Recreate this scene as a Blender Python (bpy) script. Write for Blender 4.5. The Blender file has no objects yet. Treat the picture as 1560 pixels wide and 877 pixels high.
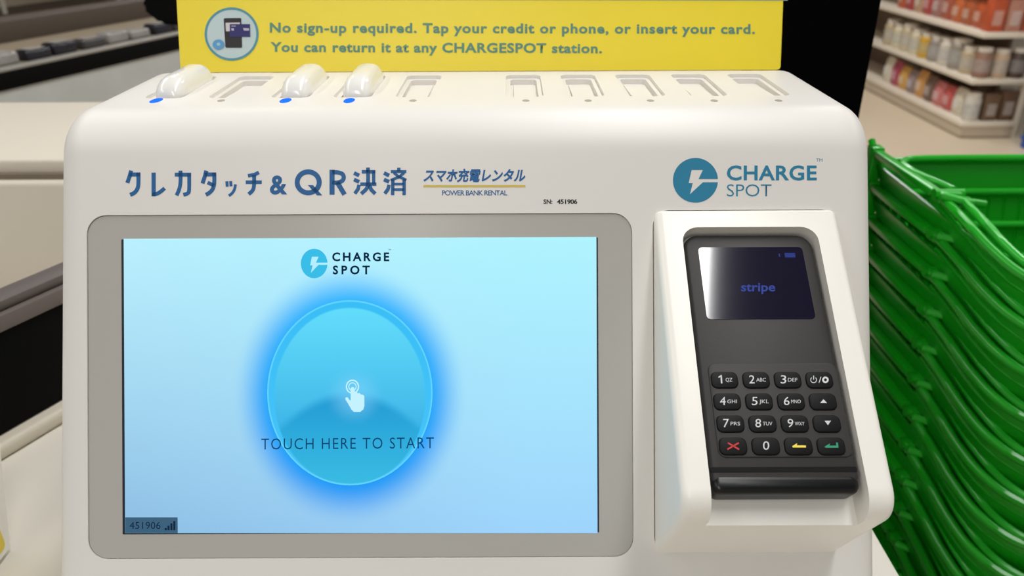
import bpy, bmesh, math, random
from mathutils import Vector, Matrix
from mathutils.geometry import tessellate_polygon
random.seed(7)
SC = bpy.context.scene
COL = SC.collection
# ------------------------------------------------------------------ camera, light, exposure
FPX = 1200.0; PITCH = math.radians(26.0); ROLL = math.radians(0.25); CH = 1.40
CAM = Vector((0, 0, CH))
R0 = Vector((1, 0, 0)); U0 = Vector((0, math.sin(PITCH), math.cos(PITCH))); F0 = Vector((0, math.cos(PITCH), -math.sin(PITCH)))
CR = R0*math.cos(ROLL) - U0*math.sin(ROLL); CU = R0*math.sin(ROLL) + U0*math.cos(ROLL)
cd = bpy.data.cameras.new('camera'); cam = bpy.data.objects.new('camera', cd); COL.objects.link(cam)
cd.sensor_width = 36; cd.lens = FPX/1560*36; cd.clip_start = .02; cd.clip_end = 100
cam.matrix_world = Matrix(((CR.x, CU.x, -F0.x, CAM.x), (CR.y, CU.y, -F0.y, CAM.y), (CR.z, CU.z, -F0.z, CAM.z), (0, 0, 0, 1)))
cd.dof.use_dof = True; cd.dof.focus_distance = .41; cd.dof.aperture_fstop = 11.0
SC.camera = cam
w = bpy.data.worlds.new('world'); SC.world = w; w.use_nodes = True
w.node_tree.nodes['Background'].inputs[0].default_value = (1.0, .995, .98, 1); w.node_tree.nodes['Background'].inputs[1].default_value = 0.36
SC.view_settings.view_transform = 'Standard'; SC.view_settings.look = 'None'
SC.view_settings.exposure = 0.0; SC.view_settings.gamma = 1.0
CEIL = 3.4
def area_light(x, y, sx, sy, watts, col=(1, .998, .985)):
    watts *= .66
    l = bpy.data.lights.new('ceiling_lamp', 'AREA'); l.shape = 'RECTANGLE'; l.size = sx; l.size_y = sy; l.energy = watts; l.color = col
    o = bpy.data.objects.new('ceiling_lamp', l); COL.objects.link(o); o.location = (x, y, CEIL-.06)
    o['kind'] = 'structure'
    return o
# continuous luminaire rows running along the aisles
area_light(.49, .9, .30, 3.0, 72)
area_light(-1.9, .6, .30, 4.4, 58)
area_light(2.9, 2.0, .30, 5.0, 60)
area_light(1.6, 5.0, .30, 4.4, 130)
area_light(-1.4, 5.2, .30, 4.0, 55)
area_light(-.6, -2.6, .30, 2.2, 64)

# ------------------------------------------------------------------ helpers
def ray(px, py):
    return F0 + CR*((px-780)/FPX) + CU*((438.5-py)/FPX)
def onplane(px, py, axis, val):
    r = ray(px, py); t = (val - CAM[axis])/r[axis]; return CAM + r*t
def lin(c):
    return tuple(((x/255)/12.92 if x/255 <= .04045 else ((x/255+.055)/1.055)**2.4) for x in c)
MATS = {}
def mat(name, rgb, rough=.5, metal=0.0, var=.03, scale=40, bump=0.0, spec=.5, emit=None, es=1.0, coat=0.0, rvar=0.0, transm=0.0):
    if name in MATS: return MATS[name]
    m = bpy.data.materials.new(name); m.use_nodes = True; nt = m.node_tree; b = nt.nodes['Principled BSDF']
    c = lin(rgb)
    b.inputs['Roughness'].default_value = rough; b.inputs['Metallic'].default_value = metal
    b.inputs['Specular IOR Level'].default_value = spec; b.inputs['Coat Weight'].default_value = coat
    b.inputs['Transmission Weight'].default_value = transm
    tc = nt.nodes.new('ShaderNodeTexCoord'); nz = nt.nodes.new('ShaderNodeTexNoise'); nz.inputs['Scale'].default_value = scale; nz.inputs['Detail'].default_value = 4
    nt.links.new(tc.outputs['Object'], nz.inputs['Vector'])
    mx = nt.nodes.new('ShaderNodeMix'); mx.data_type = 'RGBA'
    mx.inputs[6].default_value = tuple(x*(1-var) for x in c)+(1,); mx.inputs[7].default_value = tuple(min(1, x*(1+var)) for x in c)+(1,)
    nt.links.new(nz.outputs['Fac'], mx.inputs[0]); nt.links.new(mx.outputs[2], b.inputs['Base Color'])
    if bump:
        bp = nt.nodes.new('ShaderNodeBump'); bp.inputs['Strength'].default_value = bump; bp.inputs['Distance'].default_value = .0004
        n2 = nt.nodes.new('ShaderNodeTexNoise'); n2.inputs['Scale'].default_value = scale*20; nt.links.new(tc.outputs['Object'], n2.inputs['Vector'])
        nt.links.new(n2.outputs['Fac'], bp.inputs['Height']); nt.links.new(bp.outputs['Normal'], b.inputs['Normal'])
    if emit:
        b.inputs['Emission Color'].default_value = lin(emit)+(1,); b.inputs['Emission Strength'].default_value = es
    MATS[name] = m; return m
def emis(name, rgb, s=1.0):
    if name in MATS: return MATS[name]
    m = bpy.data.materials.new(name); m.use_nodes = True; nt = m.node_tree; nt.nodes.clear()
    e = nt.nodes.new('ShaderNodeEmission'); e.inputs[0].default_value = lin(rgb)+(1,); e.inputs[1].default_value = s
    o = nt.nodes.new('ShaderNodeOutputMaterial'); nt.links.new(e.outputs[0], o.inputs[0]); MATS[name] = m; return m

def smooth(me, ang=35):
    bm = bmesh.new(); bm.from_mesh(me)
    for f in bm.faces: f.smooth = True
    for e in bm.edges:
        if len(e.link_faces) == 2 and e.calc_face_angle(0) > math.radians(ang): e.smooth = False
    bm.to_mesh(me); bm.free()
def origin_of(parent):
    o = Vector((0, 0, 0))
    while parent is not None: o += parent.location; parent = parent.parent
    return o
def link(name, me, m, parent=None, label=None, ang=35, kind=None, at=None):
    """me holds world coordinates; re-expressed about the parent's origin"""
    o = bpy.data.objects.new(name, me); COL.objects.link(o)
    if m is not None:
        me.materials.clear(); me.materials.append(m)
    if parent is not None:
        off = origin_of(parent); o.parent = parent
    else:
        off = Vector(at) if at is not None else Vector((0, 0, 0)); o.location = off
    if off.length: me.transform(Matrix.Translation(-off))
    if ang: smooth(me, ang)
    if label: o['label'] = label
    if kind: o['kind'] = kind
    return o
def mesh(verts, faces, name='m'):
    me = bpy.data.meshes.new(name); me.from_pydata([tuple(v) for v in verts], [], faces); me.validate(); me.update(); return me
def bm_mesh(bm, recalc=True):
    if recalc: bmesh.ops.recalc_face_normals(bm, faces=bm.faces[:])
    me = bpy.data.meshes.new('m'); bm.to_mesh(me); bm.free(); return me
def thing(name, label, cat, loc=(0, 0, 0), group=None):
    o = bpy.data.objects.new(name, None); COL.objects.link(o); o.location = loc; o.empty_display_size = .05
    o['label'] = label; o['category'] = cat
    if group: o['group'] = group
    return o
def tag(o, label, cat, group=None):
    o['label'] = label; o['category'] = cat
    if group: o['group'] = group
    return o
class Frame:
    def __init__(s, o, U, V):
        s.o = Vector(o); s.U = Vector(U).normalized(); s.V = Vector(V).normalized(); s.N = s.U.cross(s.V).normalized()
    def w(s, u, v, n=0.0): return s.o + s.U*u + s.V*v + s.N*n
    def px(s, px, py, n=0.0):
        r = ray(px, py); o = s.o + s.N*n; t = (o-CAM).dot(s.N)/r.dot(s.N); p = CAM + r*t - o
        return p.dot(s.U), p.dot(s.V)
    def wp(s, px, py, n=0.0):
        u, v = s.px(px, py, n); return s.w(u, v, n)
def box_bm(bm, lo, hi, r=0.0, seg=2, M=None):
    t = bmesh.new(); bmesh.ops.create_cube(t, size=1)
    for v in t.verts:
        v.co = Vector([(lo[i]+hi[i])/2 + v.co[i]*(hi[i]-lo[i]) for i in range(3)])
    if r > 0: bmesh.ops.bevel(t, geom=t.edges[:], offset=r, segments=seg, profile=.5, affect='EDGES')
    if M is not None: t.transform(M)
    me = bpy.data.meshes.new('t'); t.to_mesh(me); t.free(); bm.from_mesh(me); bpy.data.meshes.remove(me)
def box(name, lo, hi, m, parent=None, r=0.0, seg=2, M=None, **k):
    bm = bmesh.new(); box_bm(bm, lo, hi, r, seg, M); return link(name, bm_mesh(bm), m, parent, **k)
def rrect(u0, v0, u1, v1, r, n=6):
    out = []
    for cx, cy, a in ((u1-r, v1-r, 0), (u0+r, v1-r, 90), (u0+r, v0+r, 180), (u1-r, v0+r, 270)):
        for k in range(n+1):
            t = math.radians(a+90*k/n); out.append((cx+r*math.cos(t), cy+r*math.sin(t)))
    return out
def inset_poly(P, d):
    n = len(P); out = []
    for i in range(n):
        a, b, c = Vector(P[i-1]), Vector(P[i]), Vector(P[(i+1) % n])
        e1 = (b-a).normalized() if (b-a).length > 1e-9 else (c-b).normalized(); e2 = (c-b).normalized() if (c-b).length > 1e-9 else e1
        n1 = Vector((-e1.y, e1.x)); n2 = Vector((-e2.y, e2.x)); m_ = n1+n2
        k = m_.dot(n1); out.append(tuple(b + m_*(d/max(k, .3))))
    return out
def prism(fr, poly, w0, w1, bev=0.0, seg=3):
    """closed prism of a CCW polygon in the frame from w0 (bottom) to w1 (top), top edge rounded by bev"""
    rings = [[fr.w(u, v, w0) for u, v in poly]]
    if bev > 0:
        for k in range(seg+1):
            a = math.pi/2*k/seg; p = inset_poly(poly, bev*(1-math.cos(a))); rings.append([fr.w(u, v, w1-bev+bev*math.sin(a)) for u, v in p])
    else: rings.append([fr.w(u, v, w1) for u, v in poly])
    n = len(poly); vs = [p for r_ in rings for p in r_]; fs = [tuple(range(n))[::-1]]
    for k in range(len(rings)-1):
        for i in range(n):
            j = (i+1) % n; fs.append((k*n+i, k*n+j, (k+1)*n+j, (k+1)*n+i))
    fs.append(tuple(range((len(rings)-1)*n, len(rings)*n)))
    return mesh(vs, fs)
def flat(fr, polys, n=0.0, th=0.0):
    """flat print: list of polygons (each a list of (u,v)) laid on the frame"""
    vs = []; fs = []
    for P in polys:
        b = len(vs); vs += [fr.w(u, v, n) for u, v in P]
        for t in tessellate_polygon([[Vector((u, v, 0)) for u, v in P]]):
            a, b_, c = [Vector(P[i]) for i in t]
            t = tuple(t) if (b_-a).cross(c-a) > 0 else tuple(t)[::-1]
            fs.append(tuple(b+i for i in t))
    return mesh(vs, fs)
def ribbon(pts, th):
    n = len(pts); L = []; Rr = []
    P = [Vector(p) for p in pts]
    for i in range(n):
        e1 = (P[i]-P[i-1]).normalized() if i > 0 else (P[1]-P[0]).normalized()
        e2 = (P[i+1]-P[i]).normalized() if i < n-1 else e1
        n1 = Vector((-e1.y, e1.x)); n2 = Vector((-e2.y, e2.x)); m_ = n1+n2; k = max(m_.dot(n1), .5)
        o = m_*(th/2/k); L.append(tuple(P[i]+o)); Rr.append(tuple(P[i]-o))
    return [[Rr[i], Rr[i+1], L[i+1], L[i]] for i in range(n-1)]
def pxpolys(fr, polys, n=0.0):
    out = []
    for P in polys:
        q = [fr.px(x, y, n) for x, y in P]
        a = sum(q[i][0]*q[(i+1) % len(q)][1]-q[(i+1) % len(q)][0]*q[i][1] for i in range(len(q)))
        out.append(q if a > 0 else q[::-1])
    return out
def ell(cx, cy, rx, ry, n=48, a0=0, a1=360):
    return [(cx+rx*math.cos(math.radians(a0+(a1-a0)*k/n)), cy+ry*math.sin(math.radians(a0+(a1-a0)*k/n))) for k in range(n+(0 if a1-a0 == 360 else 1))]
def ring(cx, cy, rx, ry, th, n=40):
    o = ell(cx, cy, rx, ry, n); i = ell(cx, cy, rx-th, ry-th, n)
    return [[o[k], o[(k+1) % n], i[(k+1) % n], i[k]] for k in range(n)]
def raw_text(s, bold, space, shear=0):
    c = bpy.data.curves.new('t', 'FONT'); c.body = s; c.size = 1; c.offset = bold; c.space_character = space; c.shear = shear; c.resolution_u = 3
    o = bpy.data.objects.new('t', c); COL.objects.link(o)
    dg = bpy.context.evaluated_depsgraph_get(); me = bpy.data.meshes.new_from_object(o.evaluated_get(dg))
    bpy.data.objects.remove(o); bpy.data.curves.remove(c)
    xs = [v.co.x for v in me.vertices]; ys = [v.co.y for v in me.vertices]
    return me, min(xs), max(xs), min(ys), max(ys)
CAPS = {}
def capof(b):
    if b not in CAPS:
        me, _, _, c0, c1 = raw_text('H', b, 1.0); CAPS[b] = c1-c0; bpy.data.meshes.remove(me)
    return CAPS[b]
def text(fr, s, x0, x1, base0, cap, bold=0.0, n=0.0, base1=None, shear=0.0, wx=1.0, fitbox=None, stretch=None):
    """lettering whose ink runs from pixel x0 to x1 with its baseline at base0 and capitals cap high"""
    sp = 1.0; b = bold
    if fitbox is None and len(s) > 1 and stretch is None:
        _, a0, a1, _, _ = raw_text(s, b, 1.0, shear); _, b0, b1, _, _ = raw_text(s, b, 1.5, shear)
        need = (x1-x0)/(cap/capof(b))/wx
        sp = 1.0 + .5*(need-(a1-a0))/max(1e-6, ((b1-b0)-(a1-a0)))
        sp = max(.72, min(3.0, sp))
    me, a0, a1, c0, c1 = raw_text(s, b, sp, shear)
    sx = (x1-x0)/(a1-a0); sy = cap/capof(b)
    if fitbox: sy = (fitbox[1]-fitbox[0])/(c1-c0)
    base1 = base0 if base1 is None else base1
    for v in me.vertices:
        X = x0+(v.co.x-a0)*sx; t = (X-x0)/max(1e-6, (x1-x0))
        Y = (base0+(base1-base0)*t) - v.co.y*sy if not fitbox else fitbox[1]-(v.co.y-c0)*sy
        v.co = fr.wp(X, Y, n)
    return me
def join_me(L):
    bm = bmesh.new()
    for m_ in L: bm.from_mesh(m_)
    return bm_mesh(bm, False)
def boolean(me, cutters):
    a = bpy.data.objects.new('a', me); COL.objects.link(a); tmp = [a]
    for c in cutters:
        o = bpy.data.objects.new('c', c); COL.objects.link(o); tmp.append(o)
        md = a.modifiers.new('b', 'BOOLEAN'); md.operation = 'DIFFERENCE'; md.object = o; md.solver = 'EXACT'
    dg = bpy.context.evaluated_depsgraph_get(); r = bpy.data.meshes.new_from_object(a.evaluated_get(dg))
    for o in tmp: bpy.data.objects.remove(o)
    return r
def round_poly(corners, inset, seg=8):
    """corners: (a,b,radius) CCW; returns outline inset by `inset` with rounded corners"""
    n = len(corners); P = [Vector(c[:2]) for c in corners]; base = inset_poly([tuple(p) for p in P], inset); out = []
    for i in range(n):
        a, b, c = Vector(base[i-1]), Vector(base[i]), Vector(base[(i+1) % n]); r = max(corners[i][2]-inset, 1e-5)
        e1 = (a-b).normalized(); e2 = (c-b).normalized(); ang = e1.angle(e2); t = r/math.tan(ang/2)
        bis = (e1+e2).normalized(); cen = b+bis*(r/math.sin(ang/2)); s = b+e1*t; e = b+e2*t
        a0 = math.atan2(*(s-cen).yx); a1 = math.atan2(*(e-cen).yx)
        while a1-a0 > math.pi: a1 -= 2*math.pi
        while a1-a0 < -math.pi: a1 += 2*math.pi
        for k in range(seg+1):
            q = a0+(a1-a0)*k/seg; out.append((cen.x+r*math.cos(q), cen.y+r*math.sin(q)))
    return out
def loft(corners, X0, X1, er, to_world, seg=8, es=6, taper=None):
    """solid extruded along X with its two side rims rounded by er; corners CCW in (a,b) seen from +X"""
    rings = []
    for k in range(es+1):
        a = math.pi/2*k/es; rings.append((X0+er*(1-math.sin(a)), er*(1-math.cos(a)) if False else er*(1-math.sin(math.pi/2-a)) if False else er*(1-math.cos(a))))
    left = [(X0+er-er*math.cos(math.pi/2-math.pi/2*k/es) if False else X0+er*(1-math.cos(math.pi/2*k/es)), er*(1-math.sin(math.pi/2*k/es))) for k in range(es+1)]
    right = [(X1-(x-X0), i) for x, i in left][::-1]
    R_ = left+right; vs = []; n = None
    for x, ins in R_:
        p = round_poly(corners, ins, seg); n = len(p)
        for a, b in p: vs.append(to_world(x, a, b))
    fs = [tuple(range(n))]
    for k in range(len(R_)-1):
        for i in range(n):
            j = (i+1) % n; fs.append((k*n+i, (k+1)*n+i, (k+1)*n+j, k*n+j))
    fs.append(tuple(range((len(R_)-1)*n, len(R_)*n))[::-1])
    me = mesh(vs, fs); bm = bmesh.new(); bm.from_mesh(me); bmesh.ops.remove_doubles(bm, verts=bm.verts[:], dist=1e-6)
    return bm_mesh(bm)
def tube(bm, pts, r, n=8, caps=True):
    P = [Vector(p) for p in pts]; rings = []; up = None
    for i, p in enumerate(P):
        t = ((P[i+1] if i < len(P)-1 else p)-(P[i-1] if i > 0 else p)).normalized()
        if up is None:
            up = Vector((0, 0, 1)) if abs(t.z) < .9 else Vector((1, 0, 0))
        a = t.cross(up).normalized(); b = a.cross(t).normalized(); up = b
        rr = r[i] if isinstance(r, (list, tuple)) else r
        rings.append([bm.verts.new(p+a*math.cos(2*math.pi*k/n)*rr+b*math.sin(2*math.pi*k/n)*rr) for k in range(n)])
    for i in range(len(rings)-1):
        for k in range(n): bm.faces.new((rings[i][k], rings[i][(k+1) % n], rings[i+1][(k+1) % n], rings[i+1][k]))
    if caps: bm.faces.new(rings[0][::-1]); bm.faces.new(rings[-1])
def lathe(prof, c, n=20):
    vs = []; fs = []
    for r, z in prof:
        for k in range(n): vs.append((c[0]+r*math.cos(2*math.pi*k/n), c[1]+r*math.sin(2*math.pi*k/n), c[2]+z))
    for i in range(len(prof)-1):
        for k in range(n): fs.append((i*n+k, i*n+(k+1) % n, (i+1)*n+(k+1) % n, (i+1)*n+k))
    fs.append(tuple(range(n))[::-1]); fs.append(tuple(range((len(prof)-1)*n, len(prof)*n)))
    return mesh(vs, fs)
def spline(P, n=6):
    P = [Vector(p) for p in P]; Q = [P[0]*2-P[1]]+P+[P[-1]*2-P[-2]]; out = []
    for i in range(1, len(Q)-2):
        for k in range(n):
            t = k/n; a, b, c, d = Q[i-1], Q[i], Q[i+1], Q[i+2]
            out.append(.5*((2*b)+(c-a)*t+(2*a-5*b+4*c-d)*t*t+(3*b-a-3*c+d)*t**3))
    out.append(P[-1]); return out

# ------------------------------------------------------------------ materials
WHITE = mat('kiosk_white_plastic', (233, 229, 223), .40, var=.006, scale=6, bump=.04, spec=.42)
SHELL = mat('reader_cradle_white', (248, 244, 235), .33, var=.005, scale=6, bump=.05)
BANK = mat('power_bank_white', (240, 238, 232), .22, var=.004, coat=.2)
GREYGLASS = mat('screen_surround_grey', (184, 181, 174), .25, var=.01, scale=3, spec=.3)
DARKLINE = mat('display_edge_dark', (22, 30, 44), .4)
SEAM = mat('seam_shadow_grey', (96, 90, 82), .7)
YELLOW = mat('sign_yellow', (248, 224, 54), .42, var=.02, scale=9)
TEAL = mat('sign_print_teal', (92, 142, 124), .5)
BLUE = mat('print_blue', (0, 92, 154), .5)
LOGO = mat('print_logo_blue', (30, 128, 164), .5)
GOLD = mat('print_gold', (214, 190, 78), .5)
BLACKINK = mat('print_black', (38, 36, 34), .5)
CASE = mat('terminal_dark_grey', (52, 50, 49), .45, spec=.3, var=.03, scale=60, bump=.1)
CASEB = mat('terminal_gloss_black', (12, 12, 14), .32, var=.03, spec=.4)
KEY = mat('key_black', (9, 9, 12), .5, spec=.2)
LEG = mat('key_print_white', (214, 214, 214), .5)
GREEN = mat('basket_green_plastic', (18, 158, 24), .28, var=.05, scale=9, bump=.05, spec=.55)
GREEND = mat('basket_handle_green_plastic', (34, 174, 40), .24, var=.05, scale=9, bump=.05, spec=.6)
BEIGE = mat('machine_beige', (214, 205, 189), .5, var=.02, scale=5)
COUNTER = mat('counter_laminate', (222, 217, 206), .42, var=.035, scale=14)
BLK = mat('black_matt', (3, 3, 4), .7, spec=.1)
DGREY = mat('dark_grey_rim', (104, 95, 91), .5)
METAL = mat('brushed_grey_metal', (190, 192, 190), .5, .2, var=.12, scale=12)
SHELFW = mat('shelf_cream_metal', (226, 214, 196), .45)

# ------------------------------------------------------------------ setting
def floor_mat():
    m = mat('shop_floor_vinyl', (214, 196, 170), .38, var=.05, scale=1.2); return m
floor = box('floor', (-9, -5, -.05), (9, 14, 0), floor_mat(), kind='structure', ang=0)
ceil_ = box('ceiling', (-9, -5, CEIL), (9, 14, CEIL+.05), mat('ceiling_grey', (96, 94, 90), .9), kind='structure', ang=0)
box('wall_back', (-9, 14, 0), (9, 14.1, CEIL), mat('wall_cream', (210, 200, 184), .8), kind='structure', ang=0)

# ------------------------------------------------------------------ kiosk
FR = Frame(CAM + F0*.42, R0, U0)                     # plane of the kiosk's front
TOPZ = CH-.1008; CTZ = 1.0
root = thing('charging_kiosk', 'white power bank rental machine with a lit blue touch screen, on the counter', 'kiosk', (-.025, .47, CTZ))
def fl(v, d):  # (up, depth) of the tilted view frame -> world (Y, Z)
    p = CAM+U0*v+F0*d; return p.y, p.z
# the side profile: front face leans back 26 degrees, flat top, vertical back
vb = -.19
fb = fl(vb, .42); s_ = (TOPZ-fb[1])/(math.cos(PITCH)); ftop = (fb[0]+s_*math.sin(PITCH), TOPZ)
ybk = .545
s2 = (fb[1]-(CTZ+.004))/math.cos(PITCH)
ft = (fb[0]-math.sin(PITCH)*0.0, CTZ+.001)
prof = [(fb[0], fb[1], .004), (fb[0]+.01, CTZ+.001, .006), (ybk, CTZ+.001, .01), (ybk, TOPZ, .010), (ftop[0], ftop[1], .033/math.tan(math.radians(58))*math.tan(math.radians(58)))]
# orientation: CCW in (Y,Z) as seen from +X
area = sum(prof[i][0]*prof[(i+1) % 5][1]-prof[(i+1) % 5][0]*prof[i][1] for i in range(5))
if area < 0: prof = prof[::-1]
KX0, KX1 = -.2455, .1955
body_me = loft(prof, KX0, KX1, .016, lambda x, a, b: Vector((x*(1+max(0, (1.27-b))*.045), a, b)), seg=14, es=8)
TF = Frame((0, 0, TOPZ), (1, 0, 0), (0, 1, 0))       # kiosk top
slot_px = [238, 337, 435, 532, 629, 801, 896, 991, 1088, 1186]
slotX = [(p-780)*.000374 for p in slot_px]
cut = []
SY0, SY1, SW = .4600, .5245, .0112
for x in slotX:
    cut.append(prism(TF, rrect(x-SW, SY0, x+SW, SY1, .0045), -.0022, .004))
    cut.append(prism(TF, rrect(x-SW+.0028, SY0+.0005, x+SW-.0028, SY1-.0028-.001, .0035), -.0055, .001))
def pxrect(fr, x0, y0, x1, y1, n=0.0):
    a = fr.px(x0, y1, n); b = fr.px(x1, y0, n); return a[0], a[1], b[0], b[1]
q = pxrect(FR, 134, 324, 963, 852); cut.append(prism(FR, rrect(*q, .0105, 8), -.0016, .006))
HX0, HX1 = .0757, .1728
q2 = (HX0-.0005, -.1412, HX1+.0005, .0411); cut.append(prism(FR, rrect(*q2, .0085, 6), -.003, .006))
body_me = boolean(body_me, cut)
body = link('body', body_me, WHITE, root, ang=28)
# screen surround
q = pxrect(FR, 134.8, 324.8, 962.2, 851.2)
link('screen_surround', prism(FR, rrect(*q, .0103, 8), -.0015, -.0007, .0002, 1), GREYGLASS, root)
# dark rim of the display, lying in the surround
link('display_rim', flat(FR, [rrect(*pxrect(FR, 186.8, 361.2, 910.8, 813.6, -.0006), .0003, 1)], -.0006), DARKLINE, root, ang=0)
# --- lit display
def display_mat():
    m = bpy.data.materials.new('display_glow'); m.use_nodes = True; nt = m.node_tree; nt.nodes.clear(); N = nt.nodes.new; Lk = nt.links.new
    def val(x): n = N('ShaderNodeValue'); n.outputs[0].default_value = x; return n.outputs[0]
    def mth(op, a, b=None):
        n = N('ShaderNodeMath'); n.operation = op
        for i, s in enumerate((a, b)):
            if s is None: continue
            if isinstance(s, (int, float)): n.inputs[i].default_value = s
            else: Lk(s, n.inputs[i])
        return n.outputs[0]
    def mixc(f, a, b):
        n = N('ShaderNodeMix'); n.data_type = 'RGBA'; Lk(f, n.inputs[0])
        for i, s in ((6, a), (7, b)):
            if isinstance(s, tuple): n.inputs[i].default_value = lin(s)+(1,)
            else: Lk(s, n.inputs[i])
        return n.outputs[2]
    def mr(x, a, b, typ='SMOOTHSTEP'):
        n = N('ShaderNodeMapRange'); n.interpolation_type = typ; Lk(x, n.inputs[0]); n.inputs[1].default_value = a; n.inputs[2].default_value = b; return n.outputs[0]
    uv = N('ShaderNodeUVMap'); sp = N('ShaderNodeSeparateXYZ'); Lk(uv.outputs[0], sp.inputs[0]); x = sp.outputs[0]; y = sp.outputs[1]
    return m, nt, N, Lk, mth, mixc, mr, x, y
m, nt, N, Lk, mth, mixc, mr, x, y = display_mat()      # uv: pixel/1000 of the picture shown on the display
left = mixc(mr(y, .362, .812, 'LINEAR'), (186, 240, 255), (142, 190, 228))
right = mixc(mr(y, .362, .812, 'LINEAR'), (176, 244, 255), (158, 212, 252))
bg = mixc(mr(x, .19, .80, 'LINEAR'), left, right)
nz = N('ShaderNodeTexNoise'); nz.inputs['Scale'].default_value = 5; nz.inputs['Detail'].default_value = 1
dx = mth('DIVIDE', mth('SUBTRACT', x, .533), .126); dy = mth('DIVIDE', mth('SUBTRACT', y, .600), .141)
rho = mth('SQRT', mth('ADD', mth('MULTIPLY', dx, dx), mth('MULTIPLY', dy, dy)))
glowc = mixc(mr(y, .42, .80, 'LINEAR'), (48, 184, 255), (28, 148, 246))
g = mth('SUBTRACT', 1.0, mr(rho, .96, 1.44))
col = mixc(g, bg, glowc)
e = N('ShaderNodeEmission'); Lk(col, e.inputs[0]); e.inputs[1].default_value = 1.0
out = N('ShaderNodeOutputMaterial'); Lk(e.outputs[0], out.inputs[0]); DISP = m
# round button picture
m, nt, N, Lk, mth, mixc, mr, x, y = display_mat()
dx = mth('DIVIDE', mth('SUBTRACT', x, .533), .126); dy = mth('DIVIDE', mth('SUBTRACT', y, .598), .141)
rho = mth('SQRT', mth('ADD', mth('MULTIPLY', dx, dx), mth('MULTIPLY', dy, dy)))
rdy = mth('DIVIDE', mth('SUBTRACT', y, .6035), .1345)
rho2 = mth('SQRT', mth('ADD', mth('MULTIPLY', mth('DIVIDE', mth('SUBTRACT', x, .533), .115), mth('DIVIDE', mth('SUBTRACT', x, .533), .115)), mth('MULTIPLY', rdy, rdy)))
base = mixc(mr(y, .46, .66, 'LINEAR'), (100, 222, 252), (58, 178, 230))
low = mixc(mr(y, .60, .74, 'LINEAR'), (34, 154, 212), (58, 188, 228))
hx = mth('DIVIDE', mth('SUBTRACT', x, .533), .13); hill = mth('ADD', .597, mth('MULTIPLY', mth('MULTIPLY', hx, hx), .075))
base = mixc(mr(mth('SUBTRACT', y, hill), -.006, .016), base, low)
fdx = mth('SUBTRACT', x, .540); fdy = mth('SUBTRACT', y, .602); fr_ = mth('SQRT', mth('ADD', mth('MULTIPLY', fdx, fdx), mth('MULTIPLY', fdy, fdy)))
base = mixc(mth('MULTIPLY', mth('SUBTRACT', 1.0, mr(fr_, .008, .048)), .45), base, (130, 215, 255))
rimc = mixc(mr(y, .46, .73, 'LINEAR'), (58, 190, 246), (70, 196, 250))
base = mixc(mr(rho2, .985, 1.015), base, rimc)
base = mixc(mr(rho, .975, .99), base, (100, 212, 252))
e = N('ShaderNodeEmission'); Lk(base, e.inputs[0]); out = N('ShaderNodeOutputMaterial'); Lk(e.outputs[0], out.inputs[0]); BTN = m
def uv_px(me, pts):
    uvl = me.uv_layers.new(name='UVMap')
    for l in me.loops: p = pts[l.vertex_index]; uvl.data[l.index].uv = (p[0]/1000, p[1]/1000)
pts = [(188.5, 812), (910, 812), (908.6, 361.8), (188.5, 363.8)]
pts = [(190.6, 811.8), (910.3, 811.8), (908.5, 360.8), (188.4, 363.6)]
me = mesh([FR.wp(a, b, -.0005) for a, b in pts], [(0, 1, 2, 3)]); uv_px(me, pts)
disp = link('display', me, DISP, root, ang=0, label='lit light blue touch display')
pts = ell(533, 598, 126, 141, 72); me = mesh([FR.wp(a, b, -.0004) for a, b in pts], [tuple(range(72))[::-1]]); uv_px(me, pts)
link('round_button_picture', me, BTN, disp, ang=0, label='glowing round blue button picture')
def printed(name, polys, m, parent=root, n=.00012, fr=FR, label=None):
    return link(name, flat(fr, pxpolys(fr, polys, n), n), m, parent, ang=0, label=label)
# touch-hand symbol
S = lambda P, ox, oy, k: [(ox+a/k, oy+b/k) for a, b in P]
hand = [(375, 345), (390, 325), (412, 318), (432, 330), (440, 350), (445, 400), (480, 398), (490, 425), (525, 420), (545, 445), (585, 450), (604, 475), (604, 640), (585, 695), (535, 735), (430, 735), (390, 700), (330, 595), (285, 525), (290, 495), (325, 490), (350, 530), (375, 548)]
ic = [S(hand, 500, 560, 10.96)] + ring(500+405/10.96, 560+315/10.96, 10.2, 10.8, 2.0) + ring(500+405/10.96, 560+315/10.96, 6.3, 6.6, 1.4)
printed('touch_symbol', ic, emis('icon_pale', (196, 242, 255)), disp, -.0003)
link('start_lettering', text(FR, 'TOUCH HERE TO START', 398, 661, 684.5, 16.5, -.004, -.0003, base1=682.5, wx=.86), emis('ink_display_blue', (14, 66, 108)), disp, ang=0)
# logo on the display
def logo(cx, cy, rx, ry, k, ox, oy, P):
    arc = []
    for i in range(61):
        a = math.radians(4.8+350.4*i/60); arc.append((cx+rx*math.cos(a), cy+ry*math.sin(a)))
    return [arc+P]
P4 = S([(500, 255), (325, 255), (365, 172), (262, 172), (235, 293), (272, 293), (247, 395), (365, 285), (500, 285)], 1010, 230, 6.0)
def bolt(cx, cy, sx, sy):   # offsets taken from the printed emblem: circle centre (297,267), radius 205
    pts = [(325, 255), (365, 172), (262, 172), (235, 293), (272, 293), (247, 395), (365, 285)]
    q = [(cx+(a-297)/205*sx, cy+(b-267)/205*sy) for a, b in pts]
    a0 = math.asin(-12/205); a1 = math.asin(18/205); arc = []
    for i in range(73):
        t = a1+(2*math.pi-(a1-a0))*i/72; arc.append((cx+sx*math.cos(t), cy+sy*math.sin(t)))
    return [arc+q]
DINK = emis('ink_display_navy', (8, 40, 66))
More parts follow.
